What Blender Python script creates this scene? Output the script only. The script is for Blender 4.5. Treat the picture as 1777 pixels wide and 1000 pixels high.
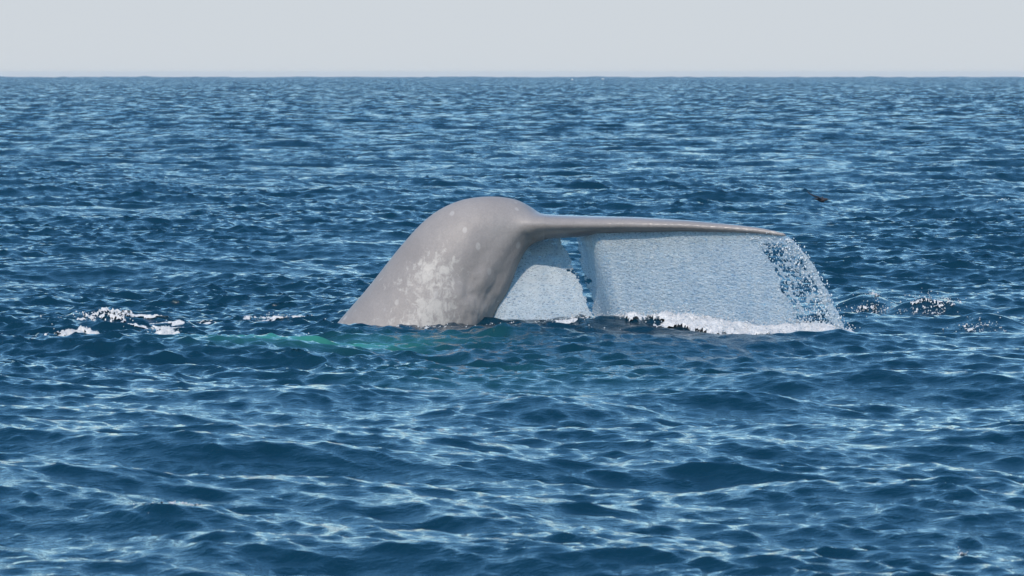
import bpy, math, random
import numpy as np
from mathutils import Vector, Matrix

for o in list(bpy.data.objects):
    bpy.data.objects.remove(o, do_unlink=True)
random.seed(7)
RNG = np.random.default_rng(11)
scene = bpy.context.scene
COL = scene.collection

# ------------------------------------------------------------------ camera
CAM_H = 3.0
F_PX = 8600.0                      # focal length in pixels of the 1777 px wide photograph
W_PX, H_PX = 1777.0, 1000.0
HORIZON_PX = 127.0                 # true (infinite) horizon row
PITCH = math.atan((H_PX / 2 - HORIZON_PX) / F_PX)
cam_d = bpy.data.cameras.new('camera')
cam_d.sensor_width = 36.0
cam_d.lens = 36.0 * F_PX / W_PX
cam_d.clip_start = 0.5
cam_d.clip_end = 40000
cam = bpy.data.objects.new('camera', cam_d)
cam.location = (0, 0, CAM_H)
cam.rotation_euler = (math.pi / 2 - PITCH, 0, 0)
COL.objects.link(cam)
scene.camera = cam
cam_d.dof.use_dof = True
cam_d.dof.focus_distance = 60.0
cam_d.dof.aperture_fstop = 9.0

# ------------------------------------------------------------------ sky and sun
SUN_EL = math.radians(45)
SUN_AZ = math.radians(197)         # measured clockwise from +Y (north): behind the camera, to its left
sun_dir = Vector((math.sin(SUN_AZ) * math.cos(SUN_EL), math.cos(SUN_AZ) * math.cos(SUN_EL), math.sin(SUN_EL)))
world = bpy.data.worlds.new('World')
scene.world = world
world.use_nodes = True
wn, wl = world.node_tree.nodes, world.node_tree.links
wn.clear()
SKY_STRENGTH = 0.15
w_out = wn.new('ShaderNodeOutputWorld')
w_bg = wn.new('ShaderNodeBackground')
w_bg.inputs['Strength'].default_value = SKY_STRENGTH
w_sky = wn.new('ShaderNodeTexSky')
w_sky.sky_type = 'NISHITA'
w_sky.sun_disc = False
w_sky.sun_elevation = SUN_EL
w_sky.sun_rotation = SUN_AZ
w_sky.air_density = 1.0
w_sky.dust_density = 0.0
w_sky.ozone_density = 0.6
w_tc = wn.new('ShaderNodeTexCoord')
w_sep = wn.new('ShaderNodeSeparateXYZ')
w_ramp = wn.new('ShaderNodeValToRGB')          # marine haze: thick at the horizon, gone by about 15 degrees
w_ramp.color_ramp.interpolation = 'EASE'
w_ramp.color_ramp.elements[0].position = 0.02
w_ramp.color_ramp.elements[0].color = (1, 1, 1, 1)
w_ramp.color_ramp.elements[1].position = 0.085
w_ramp.color_ramp.elements[1].color = (0, 0, 0, 1)
w_mix = wn.new('ShaderNodeMix')
w_mix.data_type = 'RGBA'
w_mix.inputs[7].default_value = (0.625 / SKY_STRENGTH, 0.672 / SKY_STRENGTH, 0.718 / SKY_STRENGTH, 1)
w_hsv = wn.new('ShaderNodeHueSaturation')
w_hsv.inputs['Saturation'].default_value = 1.35
w_hsv.inputs['Hue'].default_value = 0.494
w_hsv.inputs['Value'].default_value = 1.36
wl.new(w_tc.outputs['Generated'], w_sep.inputs[0])
wl.new(w_sep.outputs['Z'], w_ramp.inputs[0])
wl.new(w_sky.outputs[0], w_hsv.inputs['Color'])
wl.new(w_ramp.outputs[0], w_mix.inputs[0])
wl.new(w_hsv.outputs[0], w_mix.inputs[6])
wl.new(w_mix.outputs[2], w_bg.inputs['Color'])
wl.new(w_bg.outputs[0], w_out.inputs[0])

sun_d = bpy.data.lights.new('sun', 'SUN')
sun_d.energy = 3.7
sun_d.angle = math.radians(0.53)
sun_d.color = (1.0, 0.89, 0.77)
sun = bpy.data.objects.new('sun', sun_d)
sun.rotation_euler = (-sun_dir).to_track_quat('-Z', 'Y').to_euler()
sun.location = (0, 0, 50)
COL.objects.link(sun)

scene.view_settings.view_transform = 'Standard'
scene.view_settings.look = 'None'
scene.view_settings.exposure = 0.0
scene.view_settings.gamma = 1.0
scene.view_settings.use_curve_mapping = False
scene.cycles.max_bounces = 8
scene.cycles.transparent_max_bounces = 12
scene.cycles.caustics_reflective = False
scene.cycles.caustics_refractive = False


# ------------------------------------------------------------------ helpers
def at(px, py, d):
    """World point seen at photograph pixel (px, py) at distance d along +Y."""
    u, v = (px - W_PX / 2) / F_PX, (H_PX / 2 - py) / F_PX
    c, s = math.cos(PITCH), math.sin(PITCH)
    fy, fz = c + v * s, -s + v * c
    k = d / fy
    return np.array([u * k, d, CAM_H + fz * k])


def on_water(px, py):
    """Point of the mean sea plane seen at pixel (px, py): (x, y)."""
    u, v = (px - W_PX / 2) / F_PX, (H_PX / 2 - py) / F_PX
    c, s = math.cos(PITCH), math.sin(PITCH)
    fy, fz = c + v * s, -s + v * c
    k = CAM_H / -fz
    return np.array([u * k, fy * k])


TAB = [np.random.default_rng(100 + i).random((256, 256)) for i in range(8)]


def vnoise(x, y, s=0):
    t = TAB[s % 8]
    xi, yi = np.floor(x).astype(np.int64), np.floor(y).astype(np.int64)
    fx, fy = x - xi, y - yi
    fx, fy = fx * fx * (3 - 2 * fx), fy * fy * (3 - 2 * fy)
    x0, x1, y0, y1 = xi & 255, (xi + 1) & 255, yi & 255, (yi + 1) & 255
    return (t[x0, y0] * (1 - fx) + t[x1, y0] * fx) * (1 - fy) + (t[x0, y1] * (1 - fx) + t[x1, y1] * fx) * fy


def fbm(x, y, s=0, octaves=4, gain=0.5):
    a, tot, out = 1.0, 0.0, 0
    for i in range(octaves):
        out = out + a * vnoise(x * 2 ** i + 17.3 * i, y * 2 ** i - 9.1 * i, s + i)
        tot += a
        a *= gain
    return out / tot


def smooth(a, b, x):
    t = np.clip((x - a) / (b - a), 0, 1)
    return t * t * (3 - 2 * t)


def mesh_obj(name, verts, faces, mat, parent=None, smooth_shade=True):
    """verts (n,3) array, faces (m,3|4) int array -> one mesh object."""
    verts = np.asarray(verts, dtype=np.float32)
    faces = np.asarray(faces, dtype=np.int32)
    me = bpy.data.meshes.new(name)
    n, m, k = len(verts), len(faces), faces.shape[1]
    me.vertices.add(n)
    me.vertices.foreach_set('co', verts.ravel())
    me.loops.add(m * k)
    me.loops.foreach_set('vertex_index', faces.ravel())
    me.polygons.add(m)
    me.polygons.foreach_set('loop_start', np.arange(0, m * k, k, dtype=np.int32))
    me.polygons.foreach_set('use_smooth', np.full(m, smooth_shade, dtype=bool))
    me.update(calc_edges=True)
    me.materials.append(mat)
    o = bpy.data.objects.new(name, me)
    COL.objects.link(o)
    if parent is not None:
        o.parent = parent
        o.matrix_parent_inverse = Matrix.Translation(-parent.location)
    return o


def set_attr(o, name, vals):
    a = o.data.attributes.new(name, 'FLOAT', 'POINT')
    a.data.foreach_set('value', np.asarray(vals, dtype=np.float32))


def tag(o, label=None, cat=None, group=None, kind=None):
    for k, v in (('label', label), ('category', cat), ('group', group), ('kind', kind)):
        if v:
            o[k] = v
    return o


def empty(name, loc):
    o = bpy.data.objects.new(name, None)
    o.location = [float(c) for c in loc]
    o.empty_display_size = 0.2
    COL.objects.link(o)
    return o


def grid_faces(nr, nc, keep=None):
    i = np.arange((nr - 1) * (nc - 1))
    r, c = i // (nc - 1), i % (nc - 1)
    a = r * nc + c
    f = np.stack([a, a + 1, a + nc + 1, a + nc], 1)
    return f if keep is None else f[keep]


def compact(verts, faces):
    used = np.unique(faces)
    remap = np.full(len(verts), -1, dtype=np.int64)
    remap[used] = np.arange(len(used))
    return verts[used], remap[faces], used


def ico(sub=0):
    import bmesh
    bm = bmesh.new()
    bmesh.ops.create_icosphere(bm, subdivisions=sub + 1, radius=1)
    v = np.array([p.co[:] for p in bm.verts])
    f = np.array([[q.index for q in p.verts] for p in bm.faces])
    bm.free()
    return v, f


ICO0, ICO1 = ico(0), ico(1)


def blobs(points, radii, stretch=None, src=ICO0, jitter=0.0):
    """One (verts, faces) pair of small round drops at the given points."""
    v0, f0 = src
    n = len(points)
    st = np.ones((n, 3)) if stretch is None else stretch
    V = np.empty((n, len(v0), 3))
    for i in range(n):
        vv = v0.copy()
        if jitter:
            vv = vv * (1 + jitter * RNG.standard_normal((len(v0), 1)))
        V[i] = points[i] + vv * radii[i] * st[i]
    F = f0[None] + (np.arange(n) * len(v0))[:, None, None]
    return V.reshape(-1, 3), F.reshape(-1, 3)


# ------------------------------------------------------------------ materials
def new_mat(name):
    m = bpy.data.materials.new(name)
    m.use_nodes = True
    nt = m.node_tree
    b = nt.nodes['Principled BSDF']
    return m, nt.nodes, nt.links, b


def noise_node(n, l, vec, scale, detail=4, rough=0.55, dist=0.0, stretch=None):
    t = n.new('ShaderNodeTexNoise')
    t.inputs['Scale'].default_value = scale
    t.inputs['Detail'].default_value = detail
    t.inputs['Roughness'].default_value = rough
    t.inputs['Distortion'].default_value = dist
    if stretch:
        mp = n.new('ShaderNodeMapping')
        mp.inputs['Scale'].default_value = stretch
        l.new(vec, mp.inputs[0])
        vec = mp.outputs[0]
    l.new(vec, t.inputs['Vector'])
    return t


def mat_sea():
    m, n, l, b = new_mat('sea_water')
    b.inputs['IOR'].default_value = 1.333
    b.inputs['Roughness'].default_value = 0.06
    geo = n.new('ShaderNodeNewGeometry')
    ra = n.new('ShaderNodeAttribute')
    ra.attribute_name = 'ruffle'                 # slopes too fine for the mesh far out
    rg = n.new('ShaderNodeMapRange')
    rg.inputs['To Min'].default_value = 0.05
    rg.inputs['To Max'].default_value = 0.20
    l.new(ra.outputs['Fac'], rg.inputs[0])
    l.new(rg.outputs[0], b.inputs['Roughness'])
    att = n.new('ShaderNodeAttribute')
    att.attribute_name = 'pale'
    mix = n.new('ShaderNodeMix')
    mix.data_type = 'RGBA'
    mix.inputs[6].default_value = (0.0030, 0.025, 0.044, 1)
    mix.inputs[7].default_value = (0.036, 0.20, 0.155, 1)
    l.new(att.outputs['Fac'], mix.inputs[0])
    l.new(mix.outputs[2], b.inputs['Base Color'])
    t1 = noise_node(n, l, geo.outputs['Position'], 12.0, 4, 0.62, 0.3, (0.8, 1.1, 0.3))
    bp = n.new('ShaderNodeBump')
    bp.inputs['Strength'].default_value = 0.75
    bp.inputs['Distance'].default_value = 0.022
    l.new(t1.outputs['Fac'], bp.inputs['Height'])
    # wavelets too fine for the far rows of the mesh
    t2 = noise_node(n, l, geo.outputs['Position'], 0.7, 7, 0.72, 0.0, (1.0, 0.5, 0.0))
    sb = n.new('ShaderNodeVectorMath')
    sb.operation = 'SUBTRACT'
    sb.inputs[1].default_value = (0.5, 0.5, 0.5)
    l.new(t2.outputs['Color'], sb.inputs[0])
    fl = n.new('ShaderNodeVectorMath')
    fl.operation = 'MULTIPLY'
    fl.inputs[1].default_value = (1.4, 2.0, 0)
    l.new(sb.outputs[0], fl.inputs[0])
    tl = n.new('ShaderNodeVectorMath')           # far out only the faces turned this way stay in view
    tl.operation = 'ADD'
    tl.inputs[1].default_value = (0, -0.21, 0)
    l.new(fl.outputs[0], tl.inputs[0])
    sc = n.new('ShaderNodeVectorMath')
    sc.operation = 'SCALE'
    l.new(tl.outputs[0], sc.inputs[0])
    l.new(ra.outputs['Fac'], sc.inputs['Scale'])
    ad = n.new('ShaderNodeVectorMath')
    ad.operation = 'ADD'
    l.new(bp.outputs[0], ad.inputs[0])
    l.new(sc.outputs[0], ad.inputs[1])
    nm = n.new('ShaderNodeVectorMath')
    nm.operation = 'NORMALIZE'
    l.new(ad.outputs[0], nm.inputs[0])
    l.new(nm.outputs[0], b.inputs['Normal'])
    return m


def mat_skin():
    m, n, l, b = new_mat('whale_skin')
    b.inputs['IOR'].default_value = 1.4
    tc = n.new('ShaderNodeTexCoord')
    P = tc.outputs['Object']
    # broad grey tone
    t0 = noise_node(n, l, P, 1.6, 5, 0.6)
    r0 = n.new('ShaderNodeValToRGB')
    r0.color_ramp.elements[0].position = 0.3
    r0.color_ramp.elements[0].color = (0.254, 0.222, 0.203, 1)
    r0.color_ramp.elements[1].position = 0.7
    r0.color_ramp.elements[1].color = (0.322, 0.284, 0.259, 1)
    l.new(t0.outputs['Fac'], r0.inputs[0])
    # pale mottling, dense where the mottle attribute is high
    att = n.new('ShaderNodeAttribute')
    att.attribute_name = 'mottle'
    t1 = noise_node(n, l, P, 13.0, 6, 0.70, 0.5, (1, 1, 0.7))
    add = n.new('ShaderNodeMath')
    add.operation = 'MULTIPLY_ADD'
    add.inputs[1].default_value = 0.245
    l.new(att.outputs['Fac'], add.inputs[0])
    l.new(t1.outputs['Fac'], add.inputs[2])
    r1 = n.new('ShaderNodeValToRGB')
    r1.color_ramp.elements[0].position = 0.67
    r1.color_ramp.elements[0].color = (0, 0, 0, 1)
    r1.color_ramp.elements[1].position = 0.82
    r1.color_ramp.elements[1].color = (1, 1, 1, 1)
    l.new(add.outputs[0], r1.inputs[0])
    mx = n.new('ShaderNodeMix')
    mx.data_type = 'RGBA'
    mx.inputs[7].default_value = (0.45, 0.405, 0.36, 1)
    l.new(r1.outputs[0], mx.inputs[0])
    l.new(r0.outputs[0], mx.inputs[6])
    # small oval pale spots
    vo = n.new('ShaderNodeTexVoronoi')
    vo.inputs['Scale'].default_value = 5.0
    mp = n.new('ShaderNodeMapping')
    mp.inputs['Scale'].default_value = (1.25, 1, 0.8)
    l.new(P, mp.inputs[0])
    l.new(mp.outputs[0], vo.inputs['Vector'])
    r2 = n.new('ShaderNodeValToRGB')
    r2.color_ramp.elements[0].position = 0.15
    r2.color_ramp.elements[0].color = (1, 1, 1, 1)
    r2.color_ramp.elements[1].position = 0.22
    r2.color_ramp.elements[1].color = (0, 0, 0, 1)
    l.new(vo.outputs['Distance'], r2.inputs[0])
    sepc = n.new('ShaderNodeSeparateColor')
    l.new(vo.outputs['Color'], sepc.inputs[0])
    gt = n.new('ShaderNodeMath')
    gt.operation = 'GREATER_THAN'
    gt.inputs[1].default_value = 0.72
    l.new(sepc.outputs[0], gt.inputs[0])
    mu = n.new('ShaderNodeMath')
    mu.operation = 'MULTIPLY'
    l.new(r2.outputs[0], mu.inputs[0])
    l.new(gt.outputs[0], mu.inputs[1])
    mu2 = n.new('ShaderNodeMath')
    mu2.operation = 'MULTIPLY'
    mu2.inputs[1].default_value = 0.75
    l.new(mu.outputs[0], mu2.inputs[0])
    mx2 = n.new('ShaderNodeMix')
    mx2.data_type = 'RGBA'
    mx2.inputs[7].default_value = (0.40, 0.36, 0.33, 1)
    l.new(mu2.outputs[0], mx2.inputs[0])
    l.new(mx.outputs[2], mx2.inputs[6])
    # fine speckle
    t3 = noise_node(n, l, P, 45, 3, 0.6)
    r3 = n.new('ShaderNodeMapRange')
    r3.inputs['From Min'].default_value = 0.3
    r3.inputs['From Max'].default_value = 0.7
    r3.inputs['To Min'].default_value = 0.93
    r3.inputs['To Max'].default_value = 1.06
    l.new(t3.outputs['Fac'], r3.inputs[0])
    vm = n.new('ShaderNodeVectorMath')
    vm.operation = 'SCALE'
    l.new(mx2.outputs[2], vm.inputs[0])
    l.new(r3.outputs[0], vm.inputs['Scale'])
    l.new(vm.outputs[0], b.inputs['Base Color'])
    # wet sheen: glossier on the fluke
    wet = n.new('ShaderNodeAttribute')
    wet.attribute_name = 'wet'
    rr = n.new('ShaderNodeMapRange')
    rr.inputs['To Min'].default_value = 0.50
    rr.inputs['To Max'].default_value = 0.22
    l.new(wet.outputs['Fac'], rr.inputs[0])
    l.new(rr.outputs[0], b.inputs['Roughness'])
    bp = n.new('ShaderNodeBump')
    bp.inputs['Strength'].default_value = 0.5
    bp.inputs['Distance'].default_value = 0.014
    tb = noise_node(n, l, P, 12, 6, 0.65, 0.8, (1, 1, 0.7))
    l.new(tb.outputs['Fac'], bp.inputs['Height'])
    l.new(bp.outputs[0], b.inputs['Normal'])
    return m


def mat_foam(name='sea_foam', col=(0.70, 0.665, 0.62)):
    m, n, l, b = new_mat(name)
    geo = n.new('ShaderNodeNewGeometry')
    t = noise_node(n, l, geo.outputs['Position'], 40, 4, 0.6)
    r = n.new('ShaderNodeValToRGB')
    r.color_ramp.elements[0].position = 0.3
    r.color_ramp.elements[0].color = (col[0] * 0.55, col[1] * 0.60, col[2] * 0.66, 1)
    r.color_ramp.elements[1].position = 0.6
    r.color_ramp.elements[1].color = (*col, 1)
    l.new(t.outputs['Fac'], r.inputs[0])
    l.new(r.outputs[0], b.inputs['Base Color'])
    b.inputs['Roughness'].default_value = 0.5
    bp = n.new('ShaderNodeBump')
    bp.inputs['Strength'].default_value = 0.6
    bp.inputs['Distance'].default_value = 0.01
    l.new(t.outputs['Fac'], bp.inputs['Height'])
    l.new(bp.outputs[0], b.inputs['Normal'])
    return m


def mat_film():
    """Aerated falling water: part milky, part clear, glossy."""
    m, n, l, b = new_mat('falling_water')
    out = [x for x in n if x.type == 'OUTPUT_MATERIAL'][0]
    geo = n.new('ShaderNodeNewGeometry')
    t = noise_node(n, l, geo.outputs['Position'], 12, 5, 0.65, 0.0, (1, 1, 2.2))
    r = n.new('ShaderNodeValToRGB')
    r.color_ramp.elements[0].position = 0.3
    r.color_ramp.elements[0].color = (0.74, 0.80, 0.83, 1)
    r.color_ramp.elements[1].position = 0.7
    r.color_ramp.elements[1].color = (0.84, 0.88, 0.90, 1)
    l.new(t.outputs['Fac'], r.inputs[0])
    l.new(r.outputs[0], b.inputs['Base Color'])
    b.inputs['Roughness'].default_value = 0.12
    b.inputs['IOR'].default_value = 1.45
    # tiny torn wavelets on the film, and thin clear specks between them
    tw = noise_node(n, l, geo.outputs['Position'], 36, 3, 0.6, 0.5, (1, 1, 2.6))
    bw = n.new('ShaderNodeBump')
    bw.inputs['Strength'].default_value = 0.9
    bw.inputs['Distance'].default_value = 0.03
    l.new(tw.outputs['Fac'], bw.inputs['Height'])
    l.new(bw.outputs[0], b.inputs['Normal'])
    ts = noise_node(n, l, geo.outputs['Position'], 30, 4, 0.65, 0.3, (1, 1, 2.4))
    rs = n.new('ShaderNodeMapRange')
    rs.inputs['From Min'].default_value = 0.52
    rs.inputs['From Max'].default_value = 0.66
    rs.inputs['To Min'].default_value = 0.07
    rs.inputs['To Max'].default_value = 0.85
    l.new(ts.outputs['Fac'], rs.inputs[0])
    tv = noise_node(n, l, geo.outputs['Position'], 7, 4, 0.6, 0.2, (1, 1, 0.22))   # thicker and thinner runs
    sm = n.new('ShaderNodeMath')
    sm.operation = 'MULTIPLY_ADD'
    sm.inputs[1].default_value = 0.9
    sm.inputs[2].default_value = -0.40
    l.new(tv.outputs['Fac'], sm.inputs[0])
    sa = n.new('ShaderNodeMath')
    sa.operation = 'ADD'
    sa.use_clamp = True
    l.new(sm.outputs[0], sa.inputs[0])
    l.new(rs.outputs[0], sa.inputs[1])
    tr = n.new('ShaderNodeBsdfTransparent')
    tr.inputs[0].default_value = (0.8, 0.92, 1.0, 1)
    mx = n.new('ShaderNodeMixShader')
    l.new(sa.outputs[0], mx.inputs[0])
    tu = n.new('ShaderNodeBsdfTranslucent')
    tu.inputs[0].default_value = (0.90, 0.95, 0.97, 1)
    m2 = n.new('ShaderNodeMixShader')
    m2.inputs[0].default_value = 0.50
    l.new(b.outputs[0], m2.inputs[1])
    l.new(tu.outputs[0], m2.inputs[2])
    l.new(m2.outputs[0], mx.inputs[1])
    l.new(tr.outputs[0], mx.inputs[2])
    l.new(mx.outputs[0], out.inputs[0])
    return m


def mat_drop():
    m, n, l, b = new_mat('water_drops')
    b.inputs['Base Color'].default_value = (0.62, 0.66, 0.68, 1)
    b.inputs['Roughness'].default_value = 0.08
    b.inputs['IOR'].default_value = 1.333
    return m


def mat_bird():
    m, n, l, b = new_mat('dark_plumage')
    tc = n.new('ShaderNodeTexCoord')
    t = noise_node(n, l, tc.outputs['Object'], 22, 4)
    r = n.new('ShaderNodeValToRGB')
    r.color_ramp.elements[0].color = (0.010, 0.009, 0.010, 1)
    r.color_ramp.elements[1].color = (0.055, 0.040, 0.040, 1)
    l.new(t.outputs['Fac'], r.inputs[0])
    l.new(r.outputs[0], b.inputs['Base Color'])
    b.inputs['Roughness'].default_value = 0.6
    return m


M_SEA, M_SKIN, M_FOAM, M_FILM, M_DROP, M_BIRD = mat_sea(), mat_skin(), mat_foam(), mat_film(), mat_drop(), mat_bird()
M_SPRAY = mat_foam('bubbly_water', (0.55, 0.56, 0.55))

# ------------------------------------------------------------------ sea surface
WIND = math.radians(-112)          # the wind sea runs towards the camera and a little to the left


def cascade(N, L, lmin, lmax, sigma, seed, power=3.4, spread=3.0, wind=WIND):
    rng = np.random.default_rng(seed)
    k1 = 2 * np.pi * np.fft.fftfreq(N, L / N)
    kx, ky = np.meshgrid(k1, k1, indexing='ij')
    k = np.hypot(kx, ky)
    k[0, 0] = 1e-9
    kmin, kmax = 2 * np.pi / lmax, 2 * np.pi / lmin
    band = np.clip((k - kmin) / (0.35 * kmin), 0, 1) * np.clip((kmax - k) / (0.35 * kmax), 0, 1)
    c = (kx * math.cos(wind) + ky * math.sin(wind)) / k
    P = k ** -power * (np.abs(c) ** spread + 0.06) * band
    h = (rng.standard_normal((N, N)) + 1j * rng.standard_normal((N, N))) * np.sqrt(P)
    f = lambda s: np.real(np.fft.ifft2(s)).astype(np.float32)
    H, DX, DY = f(h), f(1j * kx / k * h), f(1j * ky / k * h)
    s = sigma / H.std()
    return (N, L, np.stack([DX * s, DY * s, H * s], -1))


CASC_A = cascade(1024, 611.0, 7.5, 160.0, 0.075, 1, power=3.0, spread=2.0)
CASC_B = cascade(1024, 83.0, 1.0, 9.0, 0.060, 2, power=3.3, spread=3.5)
CASC_C = cascade(1024, 19.7, 0.13, 1.3, 0.0170, 3, power=2.7, spread=2.8)


def samp(casc, x, y):
    N, L, D = casc
    u, v = x * (N / L), y * (N / L)
    iu, iv = np.floor(u), np.floor(v)
    fu, fv = (u - iu)[:, None].astype(np.float32), (v - iv)[:, None].astype(np.float32)
    iu, iv = iu.astype(np.int64) % N, iv.astype(np.int64) % N
    ju, jv = (iu + 1) % N, (iv + 1) % N
    return (D[iu, iv] * (1 - fu) + D[ju, iv] * fu) * (1 - fv) + (D[iu, jv] * (1 - fu) + D[ju, jv] * fu) * fv


# local swells, humps and hollows stirred up round the whale: (px, py, half length m, half depth m, height m)
HUMPS = []


def hump(px, py, lx, ly, h, skew=0.0):
    x, y = on_water(px, py)
    HUMPS.append((x, y, lx, ly, h, skew))


hump(1120, 567, 1.15, 0.55, 0.19)           # upwelling under the wide sheet
hump(985, 563, 0.6, 0.5, 0.08)
hump(1500, 530, 0.42, 0.5, 0.23)           # bubbling mound right of the sheet
hump(1612, 536, 0.55, 0.5, 0.14)
hump(1715, 562, 0.35, 0.5, 0.13)
hump(190, 552, 0.60, 0.55, 0.17)            # churned water left of the stock
hump(160, 582, 0.50, 0.40, 0.13)
hump(285, 577, 0.28, 0.40, 0.10)
hump(40, 575, 0.5, 0.7, 0.08)
hump(560, 598, 0.9, 0.8, 0.08)             # smooth green swell above the sunken back
hump(1250, 594, 1.7, 0.8, 0.05)           # low swell in front of the foam
hump(960, 705, 0.9, 0.9, 0.12)
hump(325, 906, 0.45, 0.35, 0.09)
hump(1735, 366, 0.6, 1.6, 0.16)


def sea(x, y, wa=1.0, wb=1.0, wc=1.0):
    """Displaced sea surface point for each rest position (x, y); x, y 1-D arrays."""
    x, y = np.asarray(x, dtype=np.float64), np.asarray(y, dtype=np.float64)
    one = np.ones_like(x)
    # calmer water round the whale, where the rising tail has smoothed the surface
    near = np.exp(-(((x + 0.3) / 5.0) ** 2 + ((y - 59.0) / 3.5) ** 2))
    A = samp(CASC_A, x, y) * (one * wa * (1 - 0.9 * near))[:, None]
    B = samp(CASC_B, x, y) * (one * wb * (1 - 0.42 * near))[:, None]
    gust = 0.70 + 0.75 * smooth(0.25, 0.75, fbm(x * 0.22 + 31, y * 0.13 + 7, 5, 3))
    C = samp(CASC_C, x, y) * (one * wc * gust)[:, None]
    D = A + B + C
    D[:, :2] *= 0.95
    P = np.stack([x + D[:, 0], y + D[:, 1], D[:, 2]], 1)
    for hx, hy, lx, ly, h, sk in HUMPS:
        q = ((x - hx) / lx) ** 2 + ((y - hy - sk * (x - hx)) / ly) ** 2
        P[:, 2] += h * np.exp(-q)
    r = np.hypot(x, y)
    P[:, 2] -= r * r / (2 * 6.371e6)               # the earth's curve
    return P


def sea_far_gain(r):
    return 1.0 + 1.6 * smooth(150, 1500, r) + 5.0 * smooth(1500, 4000, r)


# fan of rows and columns, finest where the photograph looks
rows = [0.0]
r_ = 1.0
while r_ < 26:
    rows.append(r_)
    r_ += 1.6
r_ = 26.0
while r_ < 9500:
    rows.append(r_)
    r_ += 0.062 if r_ < 72 else min(0.062 * (r_ / 72) ** 2.0, 90.0)
rows = np.array(rows)
half = math.radians(8.0)
inner = np.linspace(-half, half, 540)
wing = math.radians(38)
side = half + (wing - half) * (np.linspace(0, 1, 66)[1:] ** 1.35)
outer = np.concatenate([side, wing + (math.pi - wing) * (np.linspace(0, 1, 15)[1:] ** 1.3)])
theta = np.concatenate([-outer[::-1], inner, outer])
dth = np.gradient(theta)
RR, TT = np.meshgrid(rows, theta, indexing='ij')
DR = np.gradient(rows)[:, None] * np.ones_like(TT)
SS = RR * dth[None, :]
X, Y = (RR * np.sin(TT)).ravel(), (RR * np.cos(TT)).ravel()
ssp, drp, rrp = SS.ravel(), DR.ravel(), RR.ravel()
wa = sea_far_gain(rrp) * (1 - smooth(8, 30, ssp))
wb = (1 - smooth(0.7, 3.0, ssp)) * (1 - 0.5 * smooth(400, 3000, rrp))
wc = (1 - smooth(0.12, 0.5, ssp)) * (1 - 0.75 * smooth(0.10, 1.2, drp))
SEA_P = sea(X, Y, wa, wb, wc)
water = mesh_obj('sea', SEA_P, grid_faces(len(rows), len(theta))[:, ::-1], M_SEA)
tag(water, kind='structure')
ruffle = smooth(math.log(50), math.log(480), np.log(np.maximum(rrp, 1)))
ruffle = np.maximum(ruffle, np.maximum(0.6 * smooth(0.06, 0.25, ssp), 0.6 * smooth(0.3, 1.0, drp) * (rrp < 30)))
set_attr(water, 'ruffle', 0.95 * ruffle)
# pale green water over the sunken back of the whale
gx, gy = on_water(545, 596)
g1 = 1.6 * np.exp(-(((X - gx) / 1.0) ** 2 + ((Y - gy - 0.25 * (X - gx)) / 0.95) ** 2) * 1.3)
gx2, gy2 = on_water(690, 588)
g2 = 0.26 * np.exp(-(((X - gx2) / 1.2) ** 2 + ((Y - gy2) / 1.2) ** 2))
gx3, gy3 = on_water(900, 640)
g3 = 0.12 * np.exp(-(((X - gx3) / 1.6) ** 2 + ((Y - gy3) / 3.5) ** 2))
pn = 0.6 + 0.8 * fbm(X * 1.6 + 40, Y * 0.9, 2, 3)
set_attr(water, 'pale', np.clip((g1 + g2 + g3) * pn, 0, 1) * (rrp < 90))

# ------------------------------------------------------------------ whale
WD = 60.0


def lerp_tab(s, tab):
    return np.interp(s, [t[0] for t in tab], [t[1] for t in tab])


def loft(rings):
    nr, nc = len(rings), len(rings[0])
    V = np.array(rings).reshape(-1, 3)
    F = []
    for i in range(nr - 1):
        for j in range(nc):
            a, b = i * nc + j, i * nc + (j + 1) % nc
            F.append((a, b, b + nc, a + nc))
    return V, F, nr, nc


def catmull(keys, n):
    keys = np.asarray(keys, float)
    t = np.linspace(0, len(keys) - 1, n)
    out = []
    for q in t:
        i = min(int(q), len(keys) - 2)
        f = q - i
        p0, p1, p2, p3 = keys[max(i - 1, 0)], keys[i], keys[i + 1], keys[min(i + 2, len(keys) - 1)]
        out.append(0.5 * ((2 * p1) + (-p0 + p2) * f + (2 * p0 - 5 * p1 + 4 * p2 - p3) * f ** 2 + (-p0 + 3 * p1 - 3 * p2 + p3) * f ** 3))
    return np.array(out)


# tail stock: near edge and far edge of each section as seen, half width across, shift away from the camera
STOCK = [  # Lx, Ly, Rx, Ry, w, dy
    (395, 800, 772, 770, 0.95, -0.10),
    (500, 660, 812, 655, 0.80, -0.05),
    (583, 563, 850, 567, 0.66, 0.0),
    (640, 497, 879, 512, 0.56, 0.0),
    (698, 424, 902, 456, 0.47, 0.0),
    (746, 375, 917, 433, 0.41, 0.02),
    (795, 349, 928, 422, 0.36, 0.05),
    (845, 341, 938, 415, 0.32, 0.10),
    (890, 345, 948, 411, 0.27, 0.17),
    (918, 357, 958, 408, 0.22, 0.27),
    (940, 372, 968, 404, 0.15, 0.38),
    (960, 384, 978, 397, 0.08, 0.50),
]
rings = []
for Lx, Ly, Rx, Ry, w, dy in catmull(STOCK, 60):
    pl, pr = at(Lx, Ly, WD + dy), at(Rx, Ry, WD + dy)
    c, a = (pl + pr) / 2, (pr - pl) / 2
    ring = []
    for j in range(40):
        th = 2 * math.pi * j / 40
        ct, st = math.cos(th), math.sin(th)
        # a keel above and below: flanks flatten towards the edges
        ring.append(c + a * ct + np.array([0, 1, 0]) * w * math.copysign(abs(st) ** 1.12, st))
    rings.append(ring)
Vs, Fs, nr, nc = loft(rings)
Fs.append(tuple(range(nc))[::-1])
Fs.append(tuple(range((nr - 1) * nc, nr * nc)))

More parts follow.
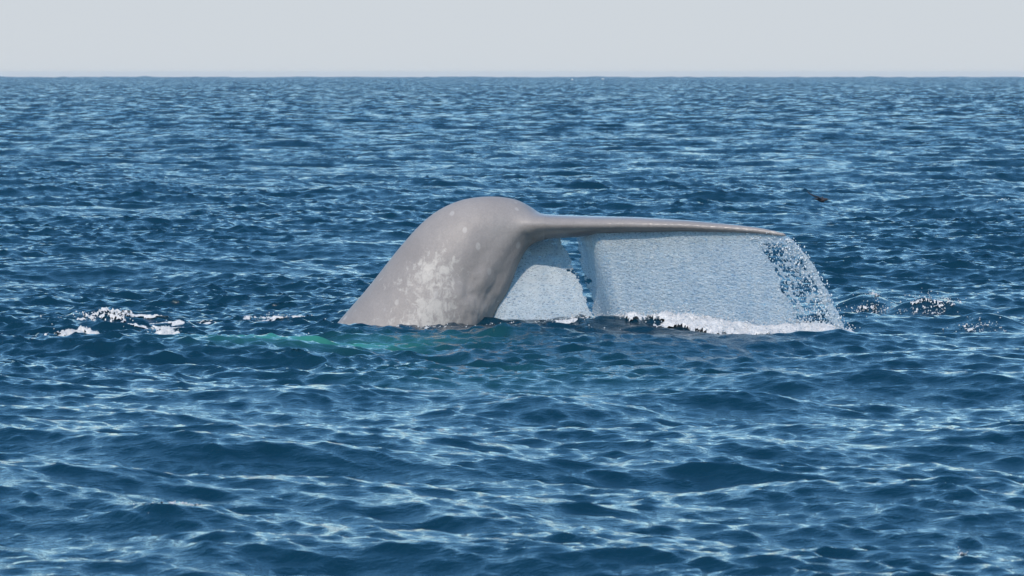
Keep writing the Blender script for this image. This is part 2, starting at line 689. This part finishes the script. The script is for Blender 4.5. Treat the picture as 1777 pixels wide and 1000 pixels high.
ROOT = at(922, 390, WD + 0.05)
AX = np.array([0.64, 0.77, 0.0])
SIDE = np.array([0.77, -0.64, 0.0])
SPAN = 3.13


def lead(s):
    return -0.34 + 1.28 * s ** 1.22


def trail(s):
    return 0.60 + 0.25 * np.sin(np.pi / 2 * np.minimum(s / 0.3, 1)) + 0.14 * s ** 3


# height of the leading edge along the fluke, from its centre line in the photograph
RIGHT_Z = [(0, 391), (0.2, 390.5), (0.42, 390), (0.63, 392), (0.80, 396.5), (0.9, 400.5), (0.96, 405), (1, 408.5)]
THICK = [(0, 0.160), (0.12, 0.140), (0.25, 0.118), (0.42, 0.098), (0.63, 0.066), (0.8, 0.042), (0.9, 0.028), (0.97, 0.017), (1, 0.008)]


def fluke_point(s, t, right):
    """Middle surface of a fluke: s root to tip, t leading (0) to trailing (1) edge."""
    ch = lead(s) + (trail(s) - lead(s)) * t
    d = SIDE * (1 if right else -1) * SPAN * s + AX * ch
    p = ROOT + d
    if right:
        py = lerp_tab(s, RIGHT_Z)
        p[2] = at(900, py, p[1])[2] - 0.05 * t * (1 - s)
    else:
        p[2] = ROOT[2] - 0.85 * s ** 1.45 - 0.05 * t * (1 - s)
    return p


def fluke(right):
    rings = []
    for s in np.concatenate([np.linspace(-0.03, 0.9, 44), np.linspace(0.915, 1.0, 9)]):
        s = float(s)
        ss = max(s, 0.0)
        th_ = float(lerp_tab(ss, THICK))
        ring = []
        n = 36
        for j in range(n):
            a = 2 * math.pi * j / n
            t = (1 - math.cos(a)) / 2
            prof = (1.35 * math.sqrt(max(t, 0)) * (1 - t) ** 0.8 + 0.10 * math.sin(math.pi * t))
            prof = prof / 0.70
            p = fluke_point(ss, t, right)
            if s < 0:
                p = p + SIDE * (1 if right else -1) * SPAN * s
            z = th_ * prof * (1 if a <= math.pi else -1)
            z += 0.010 * (1 if a <= math.pi else -1) * math.sin(math.pi * t) ** 0.5
            ring.append(p + np.array([0, 0, z]))
        rings.append(ring)
    V, F, nr, nc = loft(rings)
    F.append(tuple(range(nc))[::-1])
    F.append(tuple(range((nr - 1) * nc, nr * nc)))
    return V, F


def join_raw(name, parts):
    vs, fs, off = [], [], 0
    for V, F in parts:
        vs += [tuple(v) for v in V]
        fs += [tuple(i + off for i in f) for f in F]
        off += len(V)
    me = bpy.data.meshes.new(name)
    me.from_pydata(vs, [], fs)
    import bmesh
    bm = bmesh.new()
    bm.from_mesh(me)
    bmesh.ops.recalc_face_normals(bm, faces=bm.faces)
    bm.to_mesh(me)
    bm.free()
    return me


def remeshed(name, parts, voxel, smooth_it=6, origin=(0, 0, 0)):
    """Grow several closed shells into ONE continuous skin."""
    me = join_raw(name + '_raw', parts)
    tmp = bpy.data.objects.new(name + '_raw', me)
    COL.objects.link(tmp)
    md = tmp.modifiers.new('r', 'REMESH')
    md.mode = 'VOXEL'
    md.voxel_size = voxel
    ms = tmp.modifiers.new('s', 'SMOOTH')
    ms.iterations = smooth_it
    ms.factor = 0.5
    dg = bpy.context.evaluated_depsgraph_get()
    ev = tmp.evaluated_get(dg)
    em = ev.to_mesh()
    co = np.empty(len(em.vertices) * 3, dtype=np.float32)
    em.vertices.foreach_get('co', co)
    no = np.empty(len(em.vertices) * 3, dtype=np.float32)
    em.vertices.foreach_get('normal', no)
    fc = np.array([tuple(p.vertices) for p in em.polygons if len(p.vertices) == 4], dtype=np.int32)
    ev.to_mesh_clear()
    bpy.data.objects.remove(tmp, do_unlink=True)
    bpy.data.meshes.remove(me)
    return co.reshape(-1, 3), no.reshape(-1, 3), fc


V, N, F = remeshed('whale', [(Vs, Fs), fluke(True), fluke(False)], 0.025, 4)
# soft fillet where the fluke grows out of the stock
E = np.concatenate([np.stack([F[:, i], F[:, (i + 1) % 4]], 1) for i in range(4)])
E = np.concatenate([E, E[:, ::-1]])
cnt = np.bincount(E[:, 0], minlength=len(V)).astype(np.float32)
fc = at(948, 410, WD - 0.1)
wgt = np.exp(-(np.linalg.norm((V - fc) * [1.0, 0.7, 1.9], axis=1) / 0.46) ** 2) * 0.9
for _ in range(100):
    avg = np.stack([np.bincount(E[:, 0], weights=V[E[:, 1], k], minlength=len(V)) for k in range(3)], 1) / np.maximum(cnt, 1)[:, None]
    V = V + (avg - V) * wgt[:, None]
V = V.astype(np.float32)
# relief of the flank, worked in the plane of the tail stock: px-like coordinates
pxx = V[:, 0] / V[:, 1] * F_PX + W_PX / 2
pzz = HORIZON_PX + (CAM_H - V[:, 2]) / V[:, 1] * F_PX
front = np.clip(-N[:, 1], 0, 1)


def seg_dist(px, py, pts):
    d = np.full(len(px), 1e9)
    for (x0, y0), (x1, y1) in zip(pts[:-1], pts[1:]):
        vx, vy = x1 - x0, y1 - y0
        t = np.clip(((px - x0) * vx + (py - y0) * vy) / (vx * vx + vy * vy), 0, 1)
        d = np.minimum(d, np.hypot(px - x0 - t * vx, py - y0 - t * vy))
    return d


hollow = np.exp(-(seg_dist(pxx, pzz, [(912, 418), (886, 448), (868, 482), (850, 520)]) / 17) ** 2)
hollow2 = np.exp(-(seg_dist(pxx, pzz, [(862, 415), (838, 450), (818, 490)]) / 24) ** 2)
ridge = np.exp(-(seg_dist(pxx, pzz, [(925, 425), (900, 470), (880, 520), (860, 560)]) / 12) ** 2)
low = smooth(430, 540, pzz) * smooth(770, 830, pxx)
dents = (fbm(pxx / 22.0, pzz / 34.0, 3, 3) - 0.5)
disp = front * (-0.042 * hollow - 0.030 * hollow2 + 0.008 * ridge + 0.075 * dents * (0.18 + low))
V = V + N * disp[:, None]
WHALE_O = np.array([at(717, 565, WD)[0], WD, 0.0])
whale = mesh_obj('whale', V - WHALE_O, F, M_SKIN)
whale.location = WHALE_O
tag(whale, 'grey mottled tail stock and flukes of a whale rising out of the sea', 'whale')
mott = 1.0 * np.exp(-(seg_dist(pxx, pzz, [(770, 470), (755, 520), (740, 570)]) / 42) ** 2)
mott += 0.6 * np.exp(-(seg_dist(pxx, pzz, [(680, 495), (735, 465)]) / 26) ** 2)
mott += 0.45 * smooth(500, 570, pzz) * (pxx < 900)
mott += 0.25 * np.exp(-(((pxx - 845) / 22) ** 2 + ((pzz - 452) / 22) ** 2))
set_attr(whale, 'mottle', np.clip(mott, 0, 1.2))
set_attr(whale, 'wet', smooth(905, 960, pxx))

# ------------------------------------------------------------------ sheets of falling water


def falling_sheet(right, s0, s1, slant0, slant1, nu, nv, label, seed):
    us = np.linspace(s0, s1, nu)
    if right:                                    # finer where the sheet is torn into strands
        us = s0 + (s1 - s0) * np.concatenate([np.linspace(0, 0.8, int(nu * 0.62), endpoint=False), np.linspace(0.8, 1, nu - int(nu * 0.62))])
    vs_ = np.linspace(0, 1, nv)
    # the film leaves the underside at the rear edge by the notch and further forward out along the fluke
    tops = np.array([fluke_point(float(s), 0.985 - 0.80 * float(smooth(0.02, 0.30, s)), right) for s in us])
    fr = (us - s0) / (s1 - s0)
    U, Vv = np.meshgrid(fr, vs_, indexing='xy')
    slant = slant0 + (slant1 - slant0) * fr
    P = np.empty((nv, nu, 3))
    bot = -0.12
    for j, v in enumerate(vs_):
        P[j, :, 0] = tops[:, 0] + slant * (v ** (1.0 - 0.38 * fr if right else 1.0))
        P[j, :, 1] = tops[:, 1] + (0.10 * v if right else -0.95 * v ** 0.6)
        P[j, :, 2] = tops[:, 2] + (bot - tops[:, 2]) * v
    arc = fr * np.linalg.norm(tops[-1] - tops[0])
    Ux, Vz = np.meshgrid(arc, vs_ * 1.2, indexing='xy')
    # ripples torn across the film, coarser as it falls
    rip = (fbm(Ux * 36, Vz * 92, seed, 3, 0.6) - 0.5) * (0.25 + 0.9 * smooth(0, 0.5, Vv))
    big = fbm(Ux * 3.1, Vz * 1.4, seed + 3, 3) - 0.5
    P[:, :, 1] += 0.014 * rip + 0.10 * big * Vv
    P[:, :, 2] += 0.010 * rip
    # ragged outer edges and torn holes
    lim = np.full((nv, nu), 0.0)
    hol = fbm(Ux * 7 + 5, Vz * 11, seed + 1, 4, 0.55)
    cells = fbm(Ux * 13 + 2, Vz * 16 + 9, seed + 2, 3, 0.6)
    if right:
        zone = smooth(0.80, 0.90, U + 0.05 * (fbm(Vz * 7, Ux * 3 + 3, seed, 3) - 0.5)) * smooth(0.06, 0.18, Vv)
        n1 = np.abs(fbm(Ux * 9 + Vz * 3.0, Vz * 6 + 4, seed + 1, 3, 0.45) - 0.5)
        n2 = np.abs(fbm(Ux * 11 - Vz * 3.5 + 9, Vz * 8, seed + 4, 3, 0.45) - 0.5)
        rope = (n1 < 0.05) | (n2 < 0.045) | (np.abs(U - 0.985 + 0.02 * (fbm(Vz * 6, Ux * 0, seed, 3) - 0.5)) < 0.017)
        lim = np.where((zone > 0.5) & ~rope, 2.0, lim)
        inner_ = (1 - smooth(0.0, 0.10, U)) * smooth(0.25, 0.5, Vv) * (1 - smooth(0.8, 0.95, Vv))
        lim = np.maximum(lim, 0.47 * inner_)
        edge = (U + 0.05 * (fbm(Vz * 13, Ux * 0, seed, 4) - 0.5) > 0.008) & (U < 0.998 + 0.012 * (fbm(Vz * 26, Ux * 0 + 7, seed) - 0.5))
    else:
        inner_ = (1 - smooth(0.0, 0.12, U)) * smooth(0.15, 0.35, Vv) * (1 - smooth(0.5, 0.75, Vv))
        lim = np.maximum(lim, 0.46 * inner_)
        edge = U + 0.05 * (fbm(Vz * 11, Ux * 0, seed, 4) - 0.5) > 0.008
    hole = (cells * 0.6 + hol * 0.4) < lim
    keepv = (~hole) & edge
    kf = (keepv[:-1, :-1] & keepv[1:, :-1] & keepv[:-1, 1:] & keepv[1:, 1:]).ravel()
    F = grid_faces(nv, nu, kf)
    Vt, F, used = compact(P.reshape(-1, 3), F)
    root_loc = np.array([tops[:, 0].mean() + slant.mean(), tops[:, 1].mean(), 0.0])
    root = empty('water_sheet', root_loc)
    tag(root, label, 'water', 'sheets of water pouring off the flukes')
    film = mesh_obj('film', Vt, F, M_FILM, root)
    md = film.modifiers.new('thickness', 'SOLIDIFY')
    md.thickness = 0.007
    # loose drops along the torn edges and down the film
    pts, rad, st = [], [], []
    flat, uu, vv2 = P.reshape(-1, 3), U.ravel(), Vv.ravel()
    if right:
        cand = np.where((uu > 0.84) & (vv2 > 0.02))[0]
        ch = RNG.choice(cand, 900)
        for i in ch:
            p = flat[i] + RNG.normal(0, [0.016 + 0.012 * (uu[i] > 0.97), 0.03, 0.02])
            pts.append(p); rad.append(RNG.uniform(0.003, 0.010)); st.append([0.8, 0.8, 1.4])
        cand = np.where((uu > 0.93) & (vv2 > 0.05))[0]
        for i in RNG.choice(cand, 170):
            p = flat[i] + RNG.normal(0, [0.03, 0.04, 0.02])
            pts.append(p); rad.append(RNG.uniform(0.009, 0.017)); st.append([0.8, 0.8, 1.3])
    cand = np.where(vv2 > 0.1)[0]
    for i in RNG.choice(cand, 500):
        p = flat[i] + RNG.normal(0, [0.0, 0.03, 0.0]) + np.array([0, -0.03, 0])
        pts.append(p); rad.append(RNG.uniform(0.003, 0.007)); st.append([1.3, 0.9, 0.7])
    Vb, Fb = blobs(pts, rad, st)
    dr = mesh_obj('droplets', Vb, Fb, M_DROP, root)
    tag(dr, kind='stuff')
    return P, keepv


PR, KR = falling_sheet(True, 0.045, 0.985, 0.27, 0.80, 350, 170,
                       'wide pale sheet of water pouring off the near fluke to its tip', 1)
PL, KL = falling_sheet(False, 0.03, 0.62, 0.52, -0.10, 130, 130,
                       'narrow sheet of falling water beside the tail stock, left of the gap', 4)

# ------------------------------------------------------------------ foam and splashes


def foam_patch(name, label, cat, spots, thick=0.05, cell=0.014, scale=9.0, thresh=0.5, drops=80, dr=(0.004, 0.012),
               spray=0.10, group=None, mat=None, seed=0, stretch=(1.0, 1.0), kind=None, rag=1.0, soft=1.0):
    """Clumps of foam lying on the sea.  spots: (px, py, half length m, half depth m, weight)."""
    pos = [(*on_water(px, py), lx, ly, w) for px, py, lx, ly, w in spots]
    x0 = min(p[0] - 2.2 * p[2] for p in pos); x1 = max(p[0] + 2.2 * p[2] for p in pos)
    y0 = min(p[1] - 2.2 * p[3] for p in pos); y1 = max(p[1] + 2.2 * p[3] for p in pos)
    nx = int(min(420, max(8, (x1 - x0) / cell)))
    ny = int(min(200, max(8, (y1 - y0) / (cell * 2))))
    gx, gy = np.meshgrid(np.linspace(x0, x1, nx), np.linspace(y0, y1, ny), indexing='xy')
    fx, fy = gx.ravel(), gy.ravel()
    den = np.zeros_like(fx)
    for px, py, lx, ly, w in pos:
        den = np.maximum(den, w * np.exp(-(((fx - px) / lx) ** 2 + ((fy - py) / ly) ** 2) * 1.2))
    nse = fbm(fx * scale * stretch[0], fy * scale * stretch[1], seed, 4, 0.55)
    fine = fbm(fx * scale * 4, fy * scale * 4, seed + 2, 3, 0.6)
    val = den + ((nse - 0.5) * 1.5 + (fine - 0.5) * 0.35 * (rag > 0.8)) * rag
    keepv = (val > thresh).reshape(ny, nx)
    kf = (keepv[:-1, :-1] & keepv[1:, :-1] & keepv[:-1, 1:] & keepv[1:, 1:]).ravel()
    P = sea(fx, fy)
    lift = np.sqrt(np.clip(val - thresh, 0, 1)) * thick * (0.45 + 1.1 * fine * soft + 0.5 * (1 - soft)) - 0.008
    P[:, 2] += lift
    F = grid_faces(ny, nx, kf)
    c = np.array([pos[0][0], pos[0][1], 0.0])
    root = empty(name, c)
    tag(root, label, cat, group, kind)
    mat = mat or M_FOAM
    if len(F):
        Vt, F, used = compact(P, F)
        o = mesh_obj('foam', Vt, F, mat, root)
        tag(o, kind='stuff')
    cand = np.where(val > thresh - 0.12)[0]
    if len(cand) and drops:
        ch = RNG.choice(cand, drops)
        pts = P[ch] + np.stack([RNG.normal(0, 0.02, drops), RNG.normal(0, 0.03, drops), np.abs(RNG.normal(0, 1, drops)) ** 1.3 * spray], 1)
        Vb, Fb = blobs(pts, RNG.uniform(dr[0], dr[1], drops) * 0.75, None, ICO0, 0.18)
        d = mesh_obj('droplets', Vb, Fb, M_FOAM, root, True)
        tag(d, kind='stuff')
    return root


G_FOAM = 'patches of foam churned up by the whale'
foam_patch('foam_line', 'long bright white foam line under the wide falling water sheet', 'foam',
           [(1100, 568, 0.35, 0.3, 0.55), (1150, 568, 0.3, 0.3, 0.75), (1215, 570, 0.45, 0.45, 1.0), (1270, 571, 0.55, 0.5, 1.1), (1350, 571, 0.55, 0.5, 1.05),
            (1420, 568, 0.45, 0.40, 0.95), (1462, 569, 0.20, 0.3, 0.9)],
           thick=0.15, scale=7, thresh=0.46, drops=900, spray=0.05, seed=1, rag=0.75, soft=0.35, stretch=(1.0, 0.6))
foam_patch('foam_streak', 'thin pale foam streak on dark water beside the foot of the tail stock', 'foam',
           [(985, 568, 0.16, 0.15, 1.0), (1030, 566, 0.14, 0.12, 0.8)], thick=0.025, scale=9, drops=60, spray=0.02, seed=2, group=G_FOAM)
foam_patch('bubble_patch', 'speckled bubbles on the dark hump between tail stock and white foam line', 'bubbles',
           [(1080, 566, 0.5, 0.5, 0.58), (1000, 565, 0.5, 0.4, 0.45)], thick=0.03, scale=26, thresh=0.55, drops=420, spray=0.03, seed=3, group=G_FOAM)
foam_patch('splash', 'bubbling dark water mound just right of the falling water', 'splash',
           [(1495, 535, 0.42, 0.6, 0.60), (1512, 530, 0.14, 0.3, 0.75)], thick=0.05, scale=24, rag=1.2, thresh=0.57, drops=200, spray=0.035, seed=4, group='small splashes right of the whale')
foam_patch('splash', 'spiky low splash with white flecks, second right of the falling water', 'splash',
           [(1605, 538, 0.46, 0.5, 0.62), (1645, 538, 0.25, 0.35, 0.62), (1610, 545, 0.3, 0.3, 0.55)], thick=0.05, scale=20, thresh=0.56, drops=170, spray=0.035, seed=5, group='small splashes right of the whale')
foam_patch('splash', 'small foam flecked wavelet near the right edge below the other splashes', 'splash',
           [(1690, 566, 0.30, 0.3, 0.62), (1720, 570, 0.22, 0.3, 0.5)], thick=0.03, scale=20, thresh=0.56, drops=90, spray=0.02, seed=6, group='small splashes right of the whale')
foam_patch('foam_patch', 'chunky white foam patch at far left, lowest of the foam left of the whale', 'foam',
           [(160, 584, 0.44, 0.5, 0.95), (225, 588, 0.46, 0.4, 0.70)], thick=0.08, rag=1.1, scale=12, thresh=0.47, drops=70, spray=0.02, seed=7, group=G_FOAM)
foam_patch('foam_patch', 'small rounded white foam clump right of the chunky left patch', 'foam',
           [(285, 579, 0.18, 0.4, 0.92)], thick=0.08, scale=9, thresh=0.48, drops=25, spray=0.02, seed=1, group=G_FOAM)
foam_patch('foam_patch', 'glittering broken foam on the dark hump, topmost at the left', 'foam',
           [(205, 553, 0.40, 0.8, 0.66), (165, 556, 0.40, 0.7, 0.55)], thick=0.05, rag=1.25, scale=19, thresh=0.52, drops=90, spray=0.02, seed=2, group=G_FOAM)
foam_patch('foam_streak', 'long white foam streaks trailing right from the glittering hump', 'foam',
           [(265, 549, 0.70, 1.2, 0.76), (335, 556, 0.50, 1.0, 0.72)], thick=0.04, scale=5, thresh=0.50, drops=25, spray=0.01, seed=3, stretch=(0.6, 2.6), group=G_FOAM)
foam_patch('foam_streak', 'flat white foam streak just above the small rounded clump', 'foam',
           [(305, 566, 0.34, 0.3, 0.75), (255, 567, 0.32, 0.25, 0.62)], thick=0.04, scale=6, thresh=0.48, drops=15, spray=0.01, seed=5, stretch=(0.8, 2), group=G_FOAM)
foam_patch('foam_streak', 'thin wavy foam streaks midway between left foam patches and tail stock', 'foam',
           [(490, 541, 0.50, 1.2, 0.74), (525, 536, 0.36, 0.8, 0.64), (465, 546, 0.36, 0.7, 0.64)], thick=0.04, scale=6, thresh=0.50, drops=30, spray=0.01, seed=6, stretch=(0.8, 2), group=G_FOAM)
foam_patch('foam_patch', 'small grey bubbly clump topping the wavy streaks left of the tail stock', 'foam',
           [(474, 530, 0.07, 0.2, 1.0)], thick=0.06, scale=14, drops=50, spray=0.03, seed=7, mat=M_SPRAY, group=G_FOAM)
foam_patch('bubble_patch', 'line of grey bubbles left of the green water', 'bubbles',
           [(330, 590, 0.45, 0.2, 0.5), (400, 586, 0.35, 0.2, 0.45), (455, 578, 0.25, 0.2, 0.65)], thick=0.03, scale=22, thresh=0.55, drops=300, spray=0.015, seed=0, mat=M_SPRAY, group=G_FOAM)
foam_patch('foam_patch', 'little white foam clump touching the left edge of the view', 'foam',
           [(8, 572, 0.12, 0.2, 1.0), (45, 578, 0.2, 0.2, 0.4)], thick=0.05, scale=11, drops=60, spray=0.02, seed=4, group=G_FOAM)
foam_patch('foam_line', 'narrow foam fringe where the tail stock meets the water', 'foam',
           [(600, 566, 0.24, 0.20, 0.70), (660, 568, 0.3, 0.18, 0.6), (740, 570, 0.3, 0.18, 0.55), (820, 571, 0.25, 0.2, 0.55), (880, 568, 0.25, 0.25, 0.62)], thick=0.025, scale=14, thresh=0.55, drops=150, spray=0.01, seed=2, group=G_FOAM)
foam_patch('foam_crest', 'row of bright bubbles along a dark wave crest near the bottom left', 'foam',
           [(290, 906, 0.12, 0.18, 0.74), (325, 904, 0.16, 0.18, 0.74), (365, 902, 0.12, 0.18, 0.74)], thick=0.02, cell=0.008, scale=30, thresh=0.56, drops=70, dr=(0.002, 0.006), spray=0.004, seed=3)
foam_patch('bubble_ring', 'single tiny ring shaped bubble splash near the bottom right corner', 'bubbles',
           [(1702, 930, 0.035, 0.06, 1.3)], thick=0.03, cell=0.005, scale=25, drops=14, dr=(0.002, 0.005), spray=0.012, seed=5)
foam_patch('foam_crest', 'dark far wavelet tipped with foam at the right edge', 'foam',
           [(1735, 364, 0.45, 1.4, 0.72)], thick=0.05, cell=0.03, scale=9, thresh=0.56, drops=60, dr=(0.006, 0.016), spray=0.02, seed=6)

# ------------------------------------------------------------------ sea air
hz = 9800.0
hv = [(x, y, z) for z in (-16.0, 5.0) for y in (-hz, hz) for x in (-hz, hz)]
hf = [(0, 2, 3, 1), (4, 5, 7, 6), (0, 1, 5, 4), (2, 6, 7, 3), (0, 4, 6, 2), (1, 3, 7, 5)]
hm = bpy.data.materials.new('sea_haze')
hm.use_nodes = True
hn = hm.node_tree.nodes
hn.clear()
ho = hn.new('ShaderNodeOutputMaterial')
hp = hn.new('ShaderNodeVolumePrincipled')
hp.inputs['Color'].default_value = (0.86, 0.93, 1.0, 1)
hp.inputs['Density'].default_value = 0.00005
hm.node_tree.links.new(hp.outputs[0], ho.inputs['Volume'])
haze = mesh_obj('haze', hv, hf, hm, None, False)
tag(haze, kind='stuff')

# ------------------------------------------------------------------ far whitecaps near the horizon
for i, (px, d, lab) in enumerate([(993, 2300.0, 'tiny round white fleck at the horizon, above the fluke'),
                                  (1046, 2350.0, 'tiny flat white fleck at the horizon, above the wide water sheet')]):
    p = at(px, 138.5 - i, d)
    w = d / F_PX
    Vb, Fb = blobs(np.zeros((1, 3)), [w * 1.6], np.array([[1.2 + 0.6 * i, 1.2, 1.0 - 0.25 * i]]), ICO1, 0.12)
    o = mesh_obj('whitecap', Vb, Fb, M_FOAM)
    o.location = p
    tag(o, lab, 'whitecap', 'whitecaps at the horizon')

# ------------------------------------------------------------------ seabird skimming the waves
BD = 100.0
b0 = at(1426, 346, BD)


def tube(keys, n=14, seg=24):
    """keys: x, y, z, radius y, radius z"""
    rings = []
    for x, y, z, ry, rz in catmull(keys, seg):
        rings.append([np.array([x, y + ry * math.cos(2 * math.pi * j / n), z + rz * math.sin(2 * math.pi * j / n)]) for j in range(n)])
    V, F, nr, nc = loft(rings)
    F.append(tuple(range(nc))[::-1]); F.append(tuple(range((nr - 1) * nc, nr * nc)))
    return V, F


body = tube([(0.17, 0.0, -0.005, 0.006, 0.005), (0.135, 0, -0.005, 0.012, 0.010), (0.115, 0, 0.0, 0.026, 0.025), (0.085, 0, -0.002, 0.028, 0.027),
             (0.04, 0, -0.02, 0.05, 0.048), (-0.02, 0, -0.015, 0.055, 0.05), (-0.08, 0, 0.0, 0.04, 0.032), (-0.13, 0, 0.01, 0.03, 0.012), (-0.17, 0, 0.012, 0.035, 0.006)])


def wing(sgn, pts):
    n, rings = 12, []
    for x, y, z, c, t in catmull(pts, 22):
        ring = []
        for j in range(n):
            a = 2 * math.pi * j / n
            # chord runs along the bird's length, turned so the wing shows its edge
            ring.append(np.array([x + 0.25 * c * math.cos(a), y + 0.97 * c * math.cos(a) * sgn, z + t * math.sin(a)]))
        rings.append(ring)
    V, F, nr, nc = loft(rings)
    F.append(tuple(range(nc))[::-1]); F.append(tuple(range((nr - 1) * nc, nr * nc)))
    return V, F


w1 = wing(1, [(0.0, -0.02, 0.01, 0.06, 0.016), (-0.09, -0.10, 0.055, 0.06, 0.018), (-0.17, -0.16, 0.075, 0.055, 0.018), (-0.26, -0.20, 0.12, 0.04, 0.014), (-0.335, -0.22, 0.18, 0.012, 0.008)])
w2 = wing(-1, [(0.0, 0.02, 0.01, 0.06, 0.016), (0.02, 0.14, 0.04, 0.06, 0.013), (0.03, 0.26, 0.045, 0.055, 0.011), (0.05, 0.38, 0.03, 0.04, 0.008), (0.05, 0.48, 0.0, 0.012, 0.005)])
bv, bn, bf = remeshed('seabird', [body, w1, w2], 0.008, 2)
bird = mesh_obj('seabird', bv, bf, M_BIRD)
bird.location = b0
bird.scale = (0.92, 0.92, 0.92)
tag(bird, 'dark seabird skimming low over the waves with one wing raised', 'bird')
